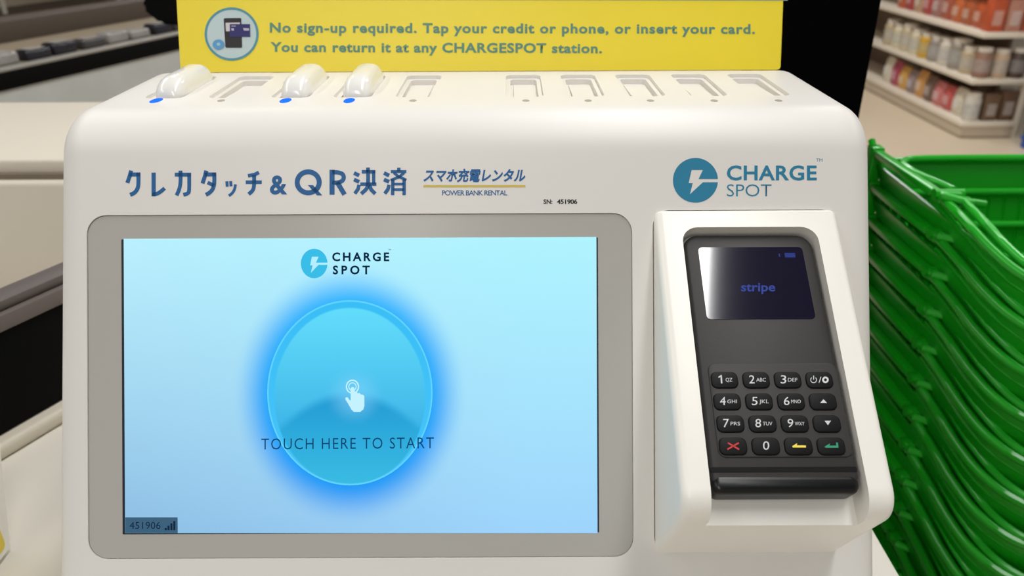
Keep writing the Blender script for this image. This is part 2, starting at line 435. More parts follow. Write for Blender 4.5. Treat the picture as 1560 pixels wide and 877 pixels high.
printed('emblem', bolt(478.6, 401.2, 20.3, 22.4), emis('emblem_display_blue', (58, 190, 232)), disp, -.0003)
link('wordmark', join_me([text(FR, 'CHARGE', 506, 593, 397.2, 13.4, .032, -.0003), text(FR, 'SPOT', 507, 563.5, 417.2, 13.4, .032, -.0003), text(FR, 'TM', 591.5, 596, 381.5, 2.6, 0, -.0003)]), DINK, disp, ang=0)
printed('status_badge', [[(190.8, 787.6), (270.6, 787.6), (270.8, 811.6), (190.8, 811.6)]], emis('badge_slate', (62, 98, 124)), disp, -.00035)
bi = emis('badge_ink', (22, 40, 66))
link('badge_lettering', text(FR, '451906', 197.5, 244.5, 805.3, 10.6, .0, -.0003), bi, disp, ang=0)
printed('signal_bars', [[(x0, 807.3-h), (x0+3.1, 807.3-h), (x0+3.1, 807.3), (x0, 807.3)] for x0, h in ((251, 3.5), (255.2, 7), (259.6, 10.5), (264, 14))], bi, disp, -.0003)
# --- heading lettering
c1 = lambda pts: S(pts, 180, 240, 6.5); c2 = lambda pts: S(pts, 400, 240, 6.5)
hd = []
def st(f, pts, th, n=0):
    p = f(pts)
    if n: p = [tuple(v.xy) for v in spline([(a, b, 0) for a, b in p], n)]
    hd.extend(ribbon(p, th/6.5))
T = 40
st(c1, [(128, 128), (115, 180), (90, 250)], T); st(c1, [(110, 166), (220, 166)], T); st(c1, [(200, 150), (200, 260), (188, 312), (160, 348), (118, 368)], T, 3)
st(c1, [(351, 148), (351, 382)], 42); st(c1, [(340, 364), (380, 358), (415, 340), (460, 302)], 38, 3)
st(c1, [(560, 168), (722, 168)], 38); st(c1, [(617, 128), (617, 240), (605, 310), (578, 374)], 38, 3); st(c1, [(703, 150), (703, 310), (690, 352), (645, 368)], 38, 3)
st(c1, [(872, 128), (860, 180), (835, 255)], T); st(c1, [(855, 166), (970, 166)], T); st(c1, [(951, 150), (951, 255), (935, 312), (905, 346), (868, 368)], T, 3); st(c1, [(885, 246), (950, 276)], 36)
st(c1, [(1076, 234), (1080, 288)], 30); st(c1, [(1114, 232), (1118, 284)], 30); st(c1, [(1162, 264), (1152, 312), (1130, 350), (1096, 378)], 28, 3)
st(c1, [(1394, 146), (1350, 168), (1285, 180)], 36); st(c1, [(1263, 243), (1422, 243)], 36); st(c1, [(1346, 170), (1346, 260), (1334, 320), (1292, 362)], 38, 3)
# Q R
QC = (400+452/6.5, 240+244/6.5); hd += ring(QC[0], QC[1], 20.6, 19.8, 7.6)
hd.append(c2([(448, 272), (500, 272), (592, 374), (540, 374)]))
st(c2, [(688, 120), (688, 367)], 50); st(c2, [(690, 144), (745, 146), (790, 162), (804, 194), (790, 228), (745, 246), (690, 247)], 42, 3); st(c2, [(738, 242), (812, 366)], 48)
for ox in (0, 297):
    st(c2, [(905+ox, 152), (957+ox, 177)], 38); st(c2, [(905+ox, 216), (957+ox, 240)], 38); st(c2, [(955+ox, 268), (945+ox, 312), (913+ox, 356)], 36)
st(c2, [(982, 140), (1117, 140)], 36); st(c2, [(1044, 98), (1044, 250), (1030, 306), (976, 358)], 38, 3); st(c2, [(1100, 130), (1100, 264)], 32); st(c2, [(968, 262), (1127, 262)], 34); st(c2, [(1052, 262), (1076, 318), (1116, 358)], 38)
st(c2, [(1349, 100), (1349, 138)], 34); st(c2, [(1270, 138), (1424, 138)], 30); st(c2, [(1300, 150), (1345, 186), (1424, 222)], 28); st(c2, [(1402, 150), (1350, 192), (1268, 224)], 28)
st(c2, [(1290, 212), (1288, 372)], 34); st(c2, [(1402, 212), (1402, 372)], 34); st(c2, [(1288, 262), (1402, 262)], 26); st(c2, [(1288, 316), (1402, 316)], 28)
hmesh = join_me([flat(FR, pxpolys(FR, hd, .00012), .00012), text(FR, '&', 411, 437.6, 0, 10, .03, .00012, fitbox=(267, 296.4))])
link('heading_lettering', hmesh, BLUE, root, ang=0, label='large blue printed heading lettering')
link('rental_lettering', join_me([text(FR, 'スマホ充電レンタル', 645, 800.5, 0, 10, .034, .00012, shear=.22, fitbox=(256.5, 277.8)), text(FR, 'POWER BANK RENTAL', 673.5, 773, 297.4, 7.6, .008, .00012)]), BLUE, root, ang=0)
printed('gold_underline', [[(645, 281.8), (800.5, 281.8), (800.5, 285), (645, 285)]], GOLD)
link('serial_lettering', join_me([text(FR, 'SN:', 828, 841.5, 310.2, 7.0, .03, .00012, stretch=1), text(FR, '451906', 848.5, 879.5, 310.2, 7.0, .03, .00012, wx=1.15)]), BLACKINK, root, ang=0)
link('printed_emblem', flat(FR, pxpolys(FR, bolt(1059.5, 274.5, 34.3, 34), .00012), .00012), LOGO, root, ang=0)
link('brand_lettering', join_me([text(FR, 'CHARGE', 1107.3, 1244.3, 273.8, 22.4, .022, .00012, wx=1.1), text(FR, 'SPOT', 1107.3, 1175.5, 299.0, 18, -.008, .00012, wx=1.1), text(FR, 'TM', 1243.5, 1253, 246.4, 5, -.01, .00012)]), LOGO, root, ang=0)
# indicator lights
for i, (p, x) in enumerate(zip(slot_px, slotX)):
    on = i in (0, 2, 3)
    c = TF.px(p, 153.3)
    me = prism(TF, [(c[0]+.0031*math.cos(a*math.pi/8), c[1]+.0062*math.sin(a*math.pi/8)) for a in range(16)] if on else [(c[0]+.0021*math.cos(a*math.pi/8), c[1]+.0024*math.sin(a*math.pi/8)) for a in range(16)], -.001, .0002)
    link('indicator_light', me, emis('led_blue', (40, 120, 255), 1.15) if on else mat('led_off_grey', (172, 164, 150), .4), root, label='lit blue indicator light' if on else None)
    if not on:
        # spring flap lying in the empty bay, low at the front
        x0, x1 = x-SW+.0050, x+SW-.0050
        vs = [(x0, SY0+.003, TOPZ-.0030), (x1, SY0+.003, TOPZ-.0030), (x1, SY1-.008, TOPZ-.0048), (x0, SY1-.008, TOPZ-.0048)]
        vs += [(a, b, TOPZ-.0054) for a, b, c_ in vs]
        link('bay_flap', mesh(vs, [(0, 1, 2, 3), (7, 6, 5, 4), (0, 4, 5, 1), (1, 5, 6, 2), (2, 6, 7, 3), (3, 7, 4, 0)]), WHITE, root, ang=0)
# card reader cradle (wedge with a trough)
tt = math.radians(26.7)
prof2 = [(.0407, -.03, .003), (-.1407, -.03, .003), (-.1407, .0022, .0025), (-.1015, .503*(.0387+.1015), .013), (.0407, .0018, .0025)]
area = sum(prof2[i][0]*prof2[(i+1) % 5][1]-prof2[(i+1) % 5][0]*prof2[i][1] for i in range(5))
ar2 = prof2 if area > 0 else prof2[::-1]
cradle_me = loft(ar2, HX0, HX1, .0045, lambda x, a, b: FR.w(x, a, b), seg=8, es=6)
# frame of the card terminal's face
TO = FR.w(.1245, -.0318, .503*(.0319+.0318)); TV = (U0*math.cos(tt)+(F0)*math.sin(tt))
TFm = Frame(TO, R0, TV)
def tq(px, py, n=0): return TFm.px(px, py, n)
tl = tq(1040, 357); br = tq(1313, 748)
HW = .0342; TT = tl[1]; TB = br[1]
cutc = [prism(TFm, rrect(-HW-.0012, TB-.03, HW+.0012, TT+.0012, .0085, 6), -.015, .03)]
# shallow chamfer ring around the opening
cradle_me = boolean(cradle_me, cutc)
cradle = link('reader_cradle', cradle_me, SHELL, root, ang=30, label='protruding white cradle that holds the card terminal')
# ------------------------------------------------------------------ card terminal (lifts out of the cradle)
term = thing('card_terminal', 'dark grey card payment terminal with keypad, set in the kiosk\'s white cradle', 'card terminal', tuple(TFm.w(0, TB, -.013)))
def tpr(name, poly, w0, w1, m, parent=term, bev=0.0, **k): return link(name, prism(TFm, poly, w0, w1, bev), m, parent, **k)
tpr('case', rrect(-HW, TB, HW, TT, .0085, 8), -.0145, 0, CASE, bev=.0022)
# glossy black lower lip
tpr('card_slot_lip', rrect(-HW+.0004, TB-.0010, HW-.0004, TB+.0085, .0042, 6), -.0120, .0003, CASEB, bev=.003)
link('lip_groove', prism(TFm, rrect(-HW+.0006, TB+.0088, HW-.0006, TB+.0112, .0008, 3), -.001, .0002), mat('groove_black', (8, 8, 10), .6, spec=.2), term, ang=0)
a = tq(1064, 376, .0004); b = tq(1243, 487, .0004)
su = abs(tq(1243, 487)[0]); 
s0 = tq(1064.5, 377); s1 = tq(1221.5, 377); s2_ = tq(1075.5, 486.5); s3 = tq(1243, 486.5)
sl = (s0[0]+s2_[0])/2; sr = (s1[0]+s3[0])/2
scr = tpr('terminal_screen', rrect(sl, s2_[1], sr, s0[1], .0022, 4), -.001, .00025, mat('terminal_screen_glass', (5, 5, 9), .075, spec=1.0, coat=.5, var=0, emit=(12, 9, 34), es=1.0), label='glossy near black terminal screen')
link('screen_lettering', text(TFm, 'stripe', 1129, 1181, 443.2, 13.5, .02, .0004, wx=1.2), emis('terminal_ink_blue', (60, 76, 150)), scr, ang=0)
link('battery_symbol', flat(TFm, pxpolys(TFm, [[(1195, 385), (1211, 385), (1212, 392), (1196, 392)], [(1186, 386), (1188, 386), (1188.6, 391), (1186.6, 391)]], .0004), .0004), emis('terminal_icon_blue', (50, 62, 130)), scr, ang=0)
ka = tq(1084, 553); kb = tq(1290, 695)
ktop = tq(1180, 553)[1]; kbot = tq(1180, 697)[1]
kl = tq(1079, 570)[0]; kr = tq(1276, 570)[0]
tpr('keypad_plate', rrect(kl, kbot, kr, ktop, .004, 5), -.001, .0006, mat('keypad_grey', (56, 54, 53), .5, spec=.3), bev=.0006)
rows = [(1104, 1248.5, 578.3), (1108, 1254, 611.3), (1113, 1260, 645), (1117, 1266.5, 679.3)]
leg = [['1QZ', '2ABC', '3DEF', 'pw'], ['4GHI', '5JKL', '6MNO', 'up'], ['7PRS', '8TUV', '9WXY', 'dn'], ['x', '0', 'bk', 'en']]
klab = {'x': 'key with a red cross', 'bk': 'key with a yellow back arrow', 'en': 'key with a green enter arrow', 'up': 'key with an up triangle', 'dn': 'key with a down triangle', 'pw': 'key with power and gear symbols', '0': 'key with the digit 0'}
for r_, (xa, xb, yy) in enumerate(rows):
    for c_ in range(4):
        X = xa+(xb-xa)*c_/3; u, v = tq(X, yy, .0013); s = leg[r_][c_]
        k = tpr('key', rrect(u-.00655, v-.0042, u+.00655, v+.0042, .0029, 5), .0004, .0014, KEY, bev=.0007, label=klab.get(s, 'key with the digit '+s[0]))
        n = .0016; W = X-20; sc = 1+.012*r_
        if s[0].isdigit():
            L = [text(TFm, s[0], X-11*sc if len(s) > 1 else X-4.5, X-2.5*sc if len(s) > 1 else X+5.2, yy+5.4, 12.2*sc, .0, n, stretch=1)] if s[0] != '1' else [flat(TFm, pxpolys(TFm, ribbon([(X-5.4, yy-7.2), (X-4.6, yy+5.4)], 2.2)+ribbon([(X-9.4, yy-3.6), (X-5.2, yy-6.6)], 2.0), n), n)]
            if len(s) > 1: L.append(text(TFm, s[1:], X-(0 if s[0] != '1' else -1.5), X+(14.5 if s[0] != '1' else 11.5), yy+2.6, 5.4, .0, n, stretch=1))
            link('key_legend', join_me(L), LEG, k, ang=0)
        else:
            if s == 'x': pol = ribbon([(X-8, yy-5), (X+9, yy+5)], 2.4)+ribbon([(X+8.5, yy-5), (X-9, yy+5)], 2.4); mm = mat('print_red', (206, 40, 44), .5)
            elif s == 'up': pol = [[(X+.5, yy-3.5), (X+6, yy+2.3), (X-4.5, yy+2.3)]]; mm = LEG
            elif s == 'dn': pol = [[(X-4, yy-4.4), (X+6, yy-4.4), (X+1.3, yy+2.2)]]; mm = LEG
            elif s == 'bk': pol = [[(X-10, yy), (X-2, yy-4.6), (X-3, yy-1.2), (X+11, yy-1.2), (X+11.4, yy+2), (X-9, yy+2)]]; mm = mat('print_key_yellow', (255, 226, 80), .5)
            elif s == 'en': pol = [[(X-10, yy+.5), (X-2, yy-4.2), (X-3, yy-.8), (X+7.6, yy-.8), (X+6.8, yy-5.6), (X+10, yy-5.6), (X+11, yy+2.4), (X-9, yy+2.4)]]; mm = mat('print_key_green', (34, 150, 112), .5)
            else:
                pol = []
                for i in range(14):
                    t0 = math.radians(-50+280*i/14); t1 = math.radians(-50+280*(i+1)/14)
                    pol += [[(X-9+5*math.cos(t0), yy+5*math.sin(t0)), (X-9+5*math.cos(t1), yy+5*math.sin(t1)), (X-9+3.9*math.cos(t1), yy+3.9*math.sin(t1)), (X-9+3.9*math.cos(t0), yy+3.9*math.sin(t0))]]
                pol += ribbon([(X-9, yy-6.5), (X-9, yy-.5)], 1.4)+ribbon([(X+2.2, yy-4.5), (X-.8, yy+4.5)], 1.2)+ring(X+9, yy, 5, 5, 2.8, 20); mm = LEG
            link('key_legend', flat(TFm, pxpolys(TFm, pol, n), n), mm, k, ang=0)
# ------------------------------------------------------------------ power banks
bl = ['white power bank in the leftmost bay, above the first blue light', 'white power bank in the third bay, left one of the close pair', 'white power bank in the fourth bay, right one of the close pair']
for i, x in zip((0, 2, 3), (slotX[0]+.002, slotX[2]+.002, slotX[3]+.002)):
    o_ = thing('power_bank', bl[(0, 2, 3).index(i)], 'power bank', (x, (SY0+SY1)/2, TOPZ-.005), 'power banks standing in the kiosk bays')
    # shell: lofted along Y with a rounded nose
    vs = []; rings = 0; hw = .0093; y0, y1 = SY0+.0015, SY1-.0035; H = .0115; nose = .016; sec = 15
    ys = [0, .04, .12, .25, .45, .7, 1.0]
    stat = [(y0+nose*t, math.sqrt(max(0, 1-(1-t)**2))) for t in ys]+[(y1-.012*t, math.sqrt(max(0, 1-(1-t)**2))) for t in ys[::-1]]
    for yy, k in stat:
        hk = max(.02, k); hwk = hw*(.55+.45*hk)
        for j in range(sec):
            a = math.pi*j/(sec-1); ca = math.cos(a); sa = math.sin(a)
            vs.append((x+hwk*math.copysign(abs(ca)**.75, ca), yy, TOPZ+(-.001+H*hk*(abs(sa)**.85))))
        vs.append((x-hwk, yy, TOPZ-.005)); vs.append((x+hwk, yy, TOPZ-.005)); rings += 1
    n = sec+2; fs = [tuple(range(n))[::-1]]
    for k in range(rings-1):
        for j in range(n): fs.append((k*n+j, k*n+(j+1) % n, (k+1)*n+(j+1) % n, (k+1)*n+j))
    fs.append(tuple(range((rings-1)*n, rings*n)))
    bm = bmesh.new(); bm.from_mesh(mesh(vs, fs)); link('shell', bm_mesh(bm), BANK, o_, ang=50)
    box('locking_foot', (x-.0086, y0+.003, TOPZ-.0054), (x+.0086, y1-.003, TOPZ-.0049), mat('bank_foot_grey', (120, 116, 110), .5), o_, ang=0)

# ------------------------------------------------------------------ sign board
sb = CAM+U0*(.2779*.5405)+F0*.5405; stp = CAM+U0*(.3654*.5345)+F0*.5345
SG = Frame((0, sb.y, sb.z), R0, (stp-sb))
sign = thing('sign_board', 'yellow instruction sign board standing behind the white kiosk', 'sign', (-.02, sb.y, sb.z))
l0 = SG.px(275, 104)[0]; r0 = SG.px(1189, 104)[0]
link('board', prism(SG, rrect(l0, -.0012, r0, .085, .002, 2), -.003, 0), YELLOW, sign, ang=0)
def sp(name, polys, m, n=.0002, **k): return link(name, flat(SG, pxpolys(SG, polys, n), n), m, sign, ang=0, **k)
link('sign_lettering', text(SG, 'No sign-up required. Tap your credit or phone, or insert your card.', 411, 1150, 49.0, 15.2, .030, .0002, base1=51.2, wx=1.17), TEAL, sign, ang=0)
link('sign_lettering', text(SG, 'You can return it at any CHARGESPOT station.', 412, 917, 78.4, 15.0, .030, .0002, base1=80.6, wx=1.17), TEAL, sign, ang=0)
sp('blue_stripe', [[(272, -40), (1200, -40), (1200, 1.0), (272, -1.5)]], mat('sign_stripe_greyblue', (150, 170, 160), .5))
sp('badge', [ell(352.8, 51.8, 38.5, 38, 48)], mat('sign_badge_pale', (196, 214, 216), .5), .0002)
sp('badge_ring', ring(352.8, 51.8, 41.2, 40.6, 3.6, 48), mat('sign_badge_ring', (82, 150, 166), .5), .0003)
kk = lambda P: S(P, 300, 0, 8.767)
sp('picture_phone', [kk([(357, 255), (368, 243), (583, 240), (592, 250), (604, 625), (595, 638), (395, 638), (380, 628)])], mat('sign_black', (34, 28, 30), .5), .0004)
sp('picture_phone_screen', [kk([(382, 304), (575, 300), (578, 415), (388, 418)])], mat('sign_screen_pale', (214, 206, 208), .5), .0005)
sp('picture_card', [kk([(438, 322), (708, 322), (712, 490), (440, 492)])], mat('sign_navy', (38, 34, 104), .5), .0006)
sp('picture_card_marks', [kk([(615, 375), (695, 378), (698, 408), (630, 408)]), kk([(458, 378), (494, 378), (496, 408), (462, 408)]), kk([(460, 342), (520, 342), (520, 352), (460, 352)])], mat('sign_card_pale', (188, 186, 206), .5), .0007)
sp('picture_coin', [kk(ell(288, 595, 80, 68, 24))], mat('sign_coin_blue', (92, 158, 206), .5), .0006)
sp('picture_coin_centre', [kk(ell(288, 590, 24, 22, 16))], mat('sign_coin_pale', (160, 204, 230), .5), .0007)
box('foot_bracket', (-.12, ybk+.0004, TOPZ-.06), (.08, ybk+.004, TOPZ-.004), mat('bracket_clear_grey', (190, 188, 180), .3), sign, ang=0)

# ------------------------------------------------------------------ counter and the things on it
cx1 = onplane(1328, 800, 2, CTZ).x
ctr = thing('checkout_counter', 'pale laminate checkout counter under the kiosk', 'counter', (-.5, .8, 0))
box('worktop', (-1.9, .12, CTZ-.03), (cx1, 1.20, CTZ), COUNTER, ctr, r=.003)
box('cabinet', (-1.86, .18, 0), (cx1-.02, 1.17, CTZ-.0301), mat('counter_body_white', (214, 208, 198), .5), ctr, ang=0)
# white case at the left picture edge
b0 = onplane(22, 836, 2, CTZ)
wc = thing('dispenser_case', 'white tapered case with a yellow label at the left picture edge', 'case', (b0.x-.06, b0.y+.01, CTZ))
def frust(x0, x1, y0, y1, z0, z1, tx, ty):
    return [(x0, y0, z0), (x1, y0, z0), (x1, y1, z0), (x0, y1, z0), (x0+tx, y0+ty, z1), (x1-tx, y0+ty, z1), (x1-tx, y1-ty, z1), (x0+tx, y1-ty, z1)]
BF = [(3, 2, 1, 0), (4, 5, 6, 7), (0, 1, 5, 4), (1, 2, 6, 5), (2, 3, 7, 6), (3, 0, 4, 7)]
qe = onplane(0, 620, 0, b0.x); kx = 1.35; zt_ = CTZ+(qe.z-CTZ)*kx; yt_ = b0.y+(qe.y-b0.y)*kx
def case_verts():
    x0, x1, ya = b0.x-.10, b0.x, b0.y-.13
    return [(x0, ya, CTZ+.0004), (x1, ya, CTZ+.0004), (x1, b0.y, CTZ+.0004), (x0, b0.y, CTZ+.0004), (x0, ya, zt_), (x1, ya, zt_), (x1, yt_, zt_), (x0, yt_, zt_)]
bm = bmesh.new(); bm.from_mesh(mesh(case_verts(), BF)); bmesh.ops.bevel(bm, geom=bm.edges[:], offset=.004, segments=3, affect='EDGES')
link('case_body', bm_mesh(bm), mat('case_white', (232, 230, 222), .35), wc)
FW = Frame(b0, (0, 1, 0), (0, 0, 1)); l1 = FW.px(8, 830); l2 = FW.px(3, 752)
link('yellow_label', prism(FW, rrect(l1[0]-.09, l1[1]-.001, l1[0], l2[1], .004, 4), -.0003, .0004), mat('label_yellow', (222, 198, 70), .5), wc, ang=0)

# black scanner box with a grey rim, running to the right and away
def dirpt(p, yaw, s, off=0):
    return Vector((p.x+math.sin(yaw)*s+math.cos(yaw)*off, p.y+math.cos(yaw)*s-math.sin(yaw)*off, p.z))
g0 = onplane(2, 664, 2, CTZ+.014); g1 = onplane(97, 609, 2, CTZ+.014); yaw = math.atan2(g1.x-g0.x, g1.y-g0.y)
sbx = thing('scanner_housing', 'black box with dark grey rim standing diagonally left of the kiosk', 'scanner', (g0.x, g0.y, CTZ))
Ms = Matrix.Translation((g0.x, g0.y, 0)) @ Matrix.Rotation(-yaw, 4, 'Z')   # local +Y runs along the face, +X to the right
LEN = (g1-g0).length
box('plinth', (-.060, -.12, CTZ+.0003), (.012, LEN+.12, CTZ+.014), mat('plinth_beige', (206, 198, 182), .5), sbx, r=.005, seg=3, M=Ms)
box('black_case', (-.028, -.12, CTZ+.0141), (0, LEN+.12, CTZ+.098), BLK, sbx, r=.002, M=Ms)
box('grey_rim', (-.031, -.123, CTZ+.0981), (.003, LEN+.123, CTZ+.112), DGREY, sbx, r=.002, M=Ms)
box('rim_cap', (-.027, -.120, CTZ+.1121), (-.002, LEN+.12, CTZ+.121), mat('rim_cap_grey', (92, 84, 81), .5), sbx, r=.003, M=Ms)

# beige register base
mb = thing('register_base', 'beige register machine with stepped top behind the black box, left of the kiosk', 'register', (-.6, .9, CTZ))
zt = onplane(50, 277, 1, .80).z
box('lower_body', (-1.5, .80, CTZ+.0003), (.02, onplane(60, 155, 2, onplane(50, 243, 1, .815).z).y+.003, zt), BEIGE, mb, r=.006, seg=4)
zt2 = onplane(50, 243, 1, .815).z
yb_ = onplane(60, 155, 2, zt2).y
box('upper_body', (-1.5, .815, zt+.0001), (.02, yb_, zt2), BEIGE, mb, r=.004, seg=3)
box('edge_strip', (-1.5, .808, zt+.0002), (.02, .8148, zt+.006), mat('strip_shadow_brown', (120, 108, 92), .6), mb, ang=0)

# belt unit farther back
h0 = onplane(0, 112, 2, CH-.29); h1 = onplane(249, 59, 2, CH-.29); yw = math.atan2(h1.x-h0.x, h1.y-h0.y); L2 = (h1-h0).length
Mb = Matrix.Translation((h0.x, h0.y, 0)) @ Matrix.Rotation(-yw, 4, 'Z')
bu = thing('conveyor_unit', 'checkout conveyor with black bumper and grey metal side, behind the beige register', 'conveyor', (h0.x, h0.y, 0))
zb = CH-.29
ME = L2*1.9
box('metal_side', (-.50, -.12, 0), (-.006, ME, zb-.034), METAL, bu, M=Mb, ang=0)
box('black_bumper', (-.50, -.12, zb-.0339), (0, ME, zb), BLK, bu, r=.004, M=Mb)
box('edge_rail', (-.030, -.12, zb+.0001), (-.002, ME, zb+.006), mat('rail_grey', (150, 146, 138), .4, .3), bu, r=.002, M=Mb)
box('belt', (-.30, -.12, zb+.0001), (-.0305, ME, zb+.003), mat('belt_tan', (132, 118, 96), .6), bu, M=Mb, ang=0)
box('far_rail', (-.38, -.12, zb+.0001), (-.3005, ME, zb+.05), mat('rail_dark_brown', (78, 66, 56), .6), bu, r=.004, M=Mb)
cols = [((70, 66, 66), 'dark grey'), ((34, 32, 40), 'black'), ((150, 146, 140), 'silver')]
pk = []
for i in range(9):
    s = -.05+i*.075+random.uniform(-.006, .006); c, cn = cols[(i*2+i//3) % 3]
    bm = bmesh.new(); box_bm(bm, (-.075, s, zb+.0032), (-.036, s+.062, zb+.024+.004*(i % 2)), .006, 3, Mb)
    p0 = Mb @ Vector((-.055, s+.03, zb+.0032))
    o_ = thing('wrapped_pack', '%s film-wrapped pack on the conveyor edge, %s in the row from the left' % (cn, ['first', 'second', 'third', 'fourth', 'fifth', 'sixth', 'seventh', 'eighth', 'ninth'][i]), 'pack', tuple(p0), 'wrapped packs on the conveyor')
    link('pack_body', bm_mesh(bm), mat('pack_%s' % cn.replace(' ', '_'), c, .25, var=.3, scale=60), o_)
    bm = bmesh.new(); box_bm(bm, (-.070, s+.012, zb+.0243+.004*(i % 2)), (-.040, s+.05, zb+.0255+.004*(i % 2)), .0005, 1, Mb)
    link('pack_film', bm_mesh(bm), mat('film_pale', (176, 170, 160), .15), o_)
# black stand left of the sign
k0 = onplane(245, 20, 1, 1.32)
bs = thing('monitor_stand', 'black angular stand seen left of the yellow sign', 'stand', (k0.x, 1.32, 1.16))
pz = lambda x, y: onplane(x, y, 1, 1.32)
P_ = [pz(224, -20), pz(214, 13), pz(243, 37), pz(300, 42), pz(340, -20)]
vs = [tuple(p) for p in P_]+[(p.x, p.y+.05, p.z) for p in P_]
n = 5
bm = bmesh.new(); bm.from_mesh(mesh(vs, [tuple(range(n)), tuple(range(n, 2*n))[::-1]]+[((i+1) % n, i, n+i, n+(i+1) % n) for i in range(n)])); bmesh.ops.bevel(bm, geom=bm.edges[:], offset=.006, segments=2, affect='EDGES')
link('stand_head', bm_mesh(bm), BLK, bs)
box('stand_post', (k0.x+.03, 1.335, zb+.004), (k0.x+.06, 1.365, pz(260, 36).z+.01), BLK, bs)
# rack far behind the conveyor: brown boards on white tubular legs
rk = thing('metal_rack', 'brown slatted rack on pale tubular legs in the far upper left corner', 'rack', (-2.2, 3.2, 0))
ra = onplane(0, 24, 2, .55); rb = onplane(200, -5, 2, .55); y3 = math.atan2(rb.x-ra.x, rb.y-ra.y); Mr = Matrix.Translation((ra.x, ra.y, 0)) @ Matrix.Rotation(-y3, 4, 'Z')
box('shelf_board', (-.5, -.8, .50), (0, 2.2, .55), mat('rack_brown', (96, 80, 62), .6), rk, M=Mr, ang=0)
box('shelf_board', (-.5, -.8, .18), (0, 2.2, .22), mat('rack_tan', (136, 120, 98), .6), rk, M=Mr, ang=0)
for (px, py) in ((14, 20), (188, 8)):
    p = onplane(px, py, 2, .55); bm = bmesh.new(); tube(bm, [(p.x, p.y-.06, 0), (p.x, p.y-.06, 1.1)], .022, 10); link('tube_leg', bm_mesh(bm), mat('leg_pale', (196, 190, 178), .4), rk)

# black pillar right of the sign
pr = onplane(1345, 0, 1, .80).x
pl = thing('card_pillar', 'tall black pillar between the kiosk and the green baskets', 'pillar', (.31, .85, 0))
box('pillar_body', (cx1+.006, .80, .03), (pr, .92, 2.1), mat('pillar_black', (2, 2, 3), .85, spec=.04), pl, r=.004)
box('pillar_base', (cx1+.004, .79, 0), (pr+.004, .93, .0299), mat('pillar_base_black', (20, 20, 20), .6), pl, ang=0)

# ------------------------------------------------------------------ shopping baskets
NB = 16
HX, HY, HZ = onplane(1434, 299, 0, .409)
STEP = (onplane(1363, 820, 0, .421)-Vector((HX, HY, HZ)))/10; PIT = -STEP.z
BW, BD = .42, .33       # overall width (x) and depth
def bz(u):              # rim height along the side, u measured from the hinge towards the camera
    return -.030*max(0, min(1, u/.16))**1.2
yfar, ynear = .157, -.175
side = [(0, 0, 0), (0, -.05, bz(.05)), (0.001, -.09, bz(.09)), (.008, -.125, bz(.125)), (.028, -.153, bz(.153)), (.062, -.168, bz(.17)), (.11, -.174, bz(.175)), (.21, -.176, bz(.176))]
left_path = spline(side, 5)
right_path = [Vector((BW-p.x, p.y, p.z)) for p in left_path[::-1]]
def bodyring(z, ins):
    """rounded rectangle seen from above with the rim's own height profile scaled by how near the rim it is"""
    out = []
    for cx_, cy_, a in ((BW-.05-ins, yfar-.018-ins*.35, 0), (.018+ins*.8, yfar-.018-ins*.35, 90), (.07+ins, ynear+.07+ins, 180), (BW-.07-ins, ynear+.07+ins, 270)):
        r = .018 if a < 180 else .07
        if a == 0: cx_ = BW-.018-ins*.8
        for k in range(7):
            t = math.radians(a+15*k); out.append(Vector((cx_+r*math.cos(t), cy_+r*math.sin(t), 0)))
    for p in out:
        p.z = z+(bz(-p.y) if p.y < 0 else 0)*(1 if z > -.1 else 0)
    return out
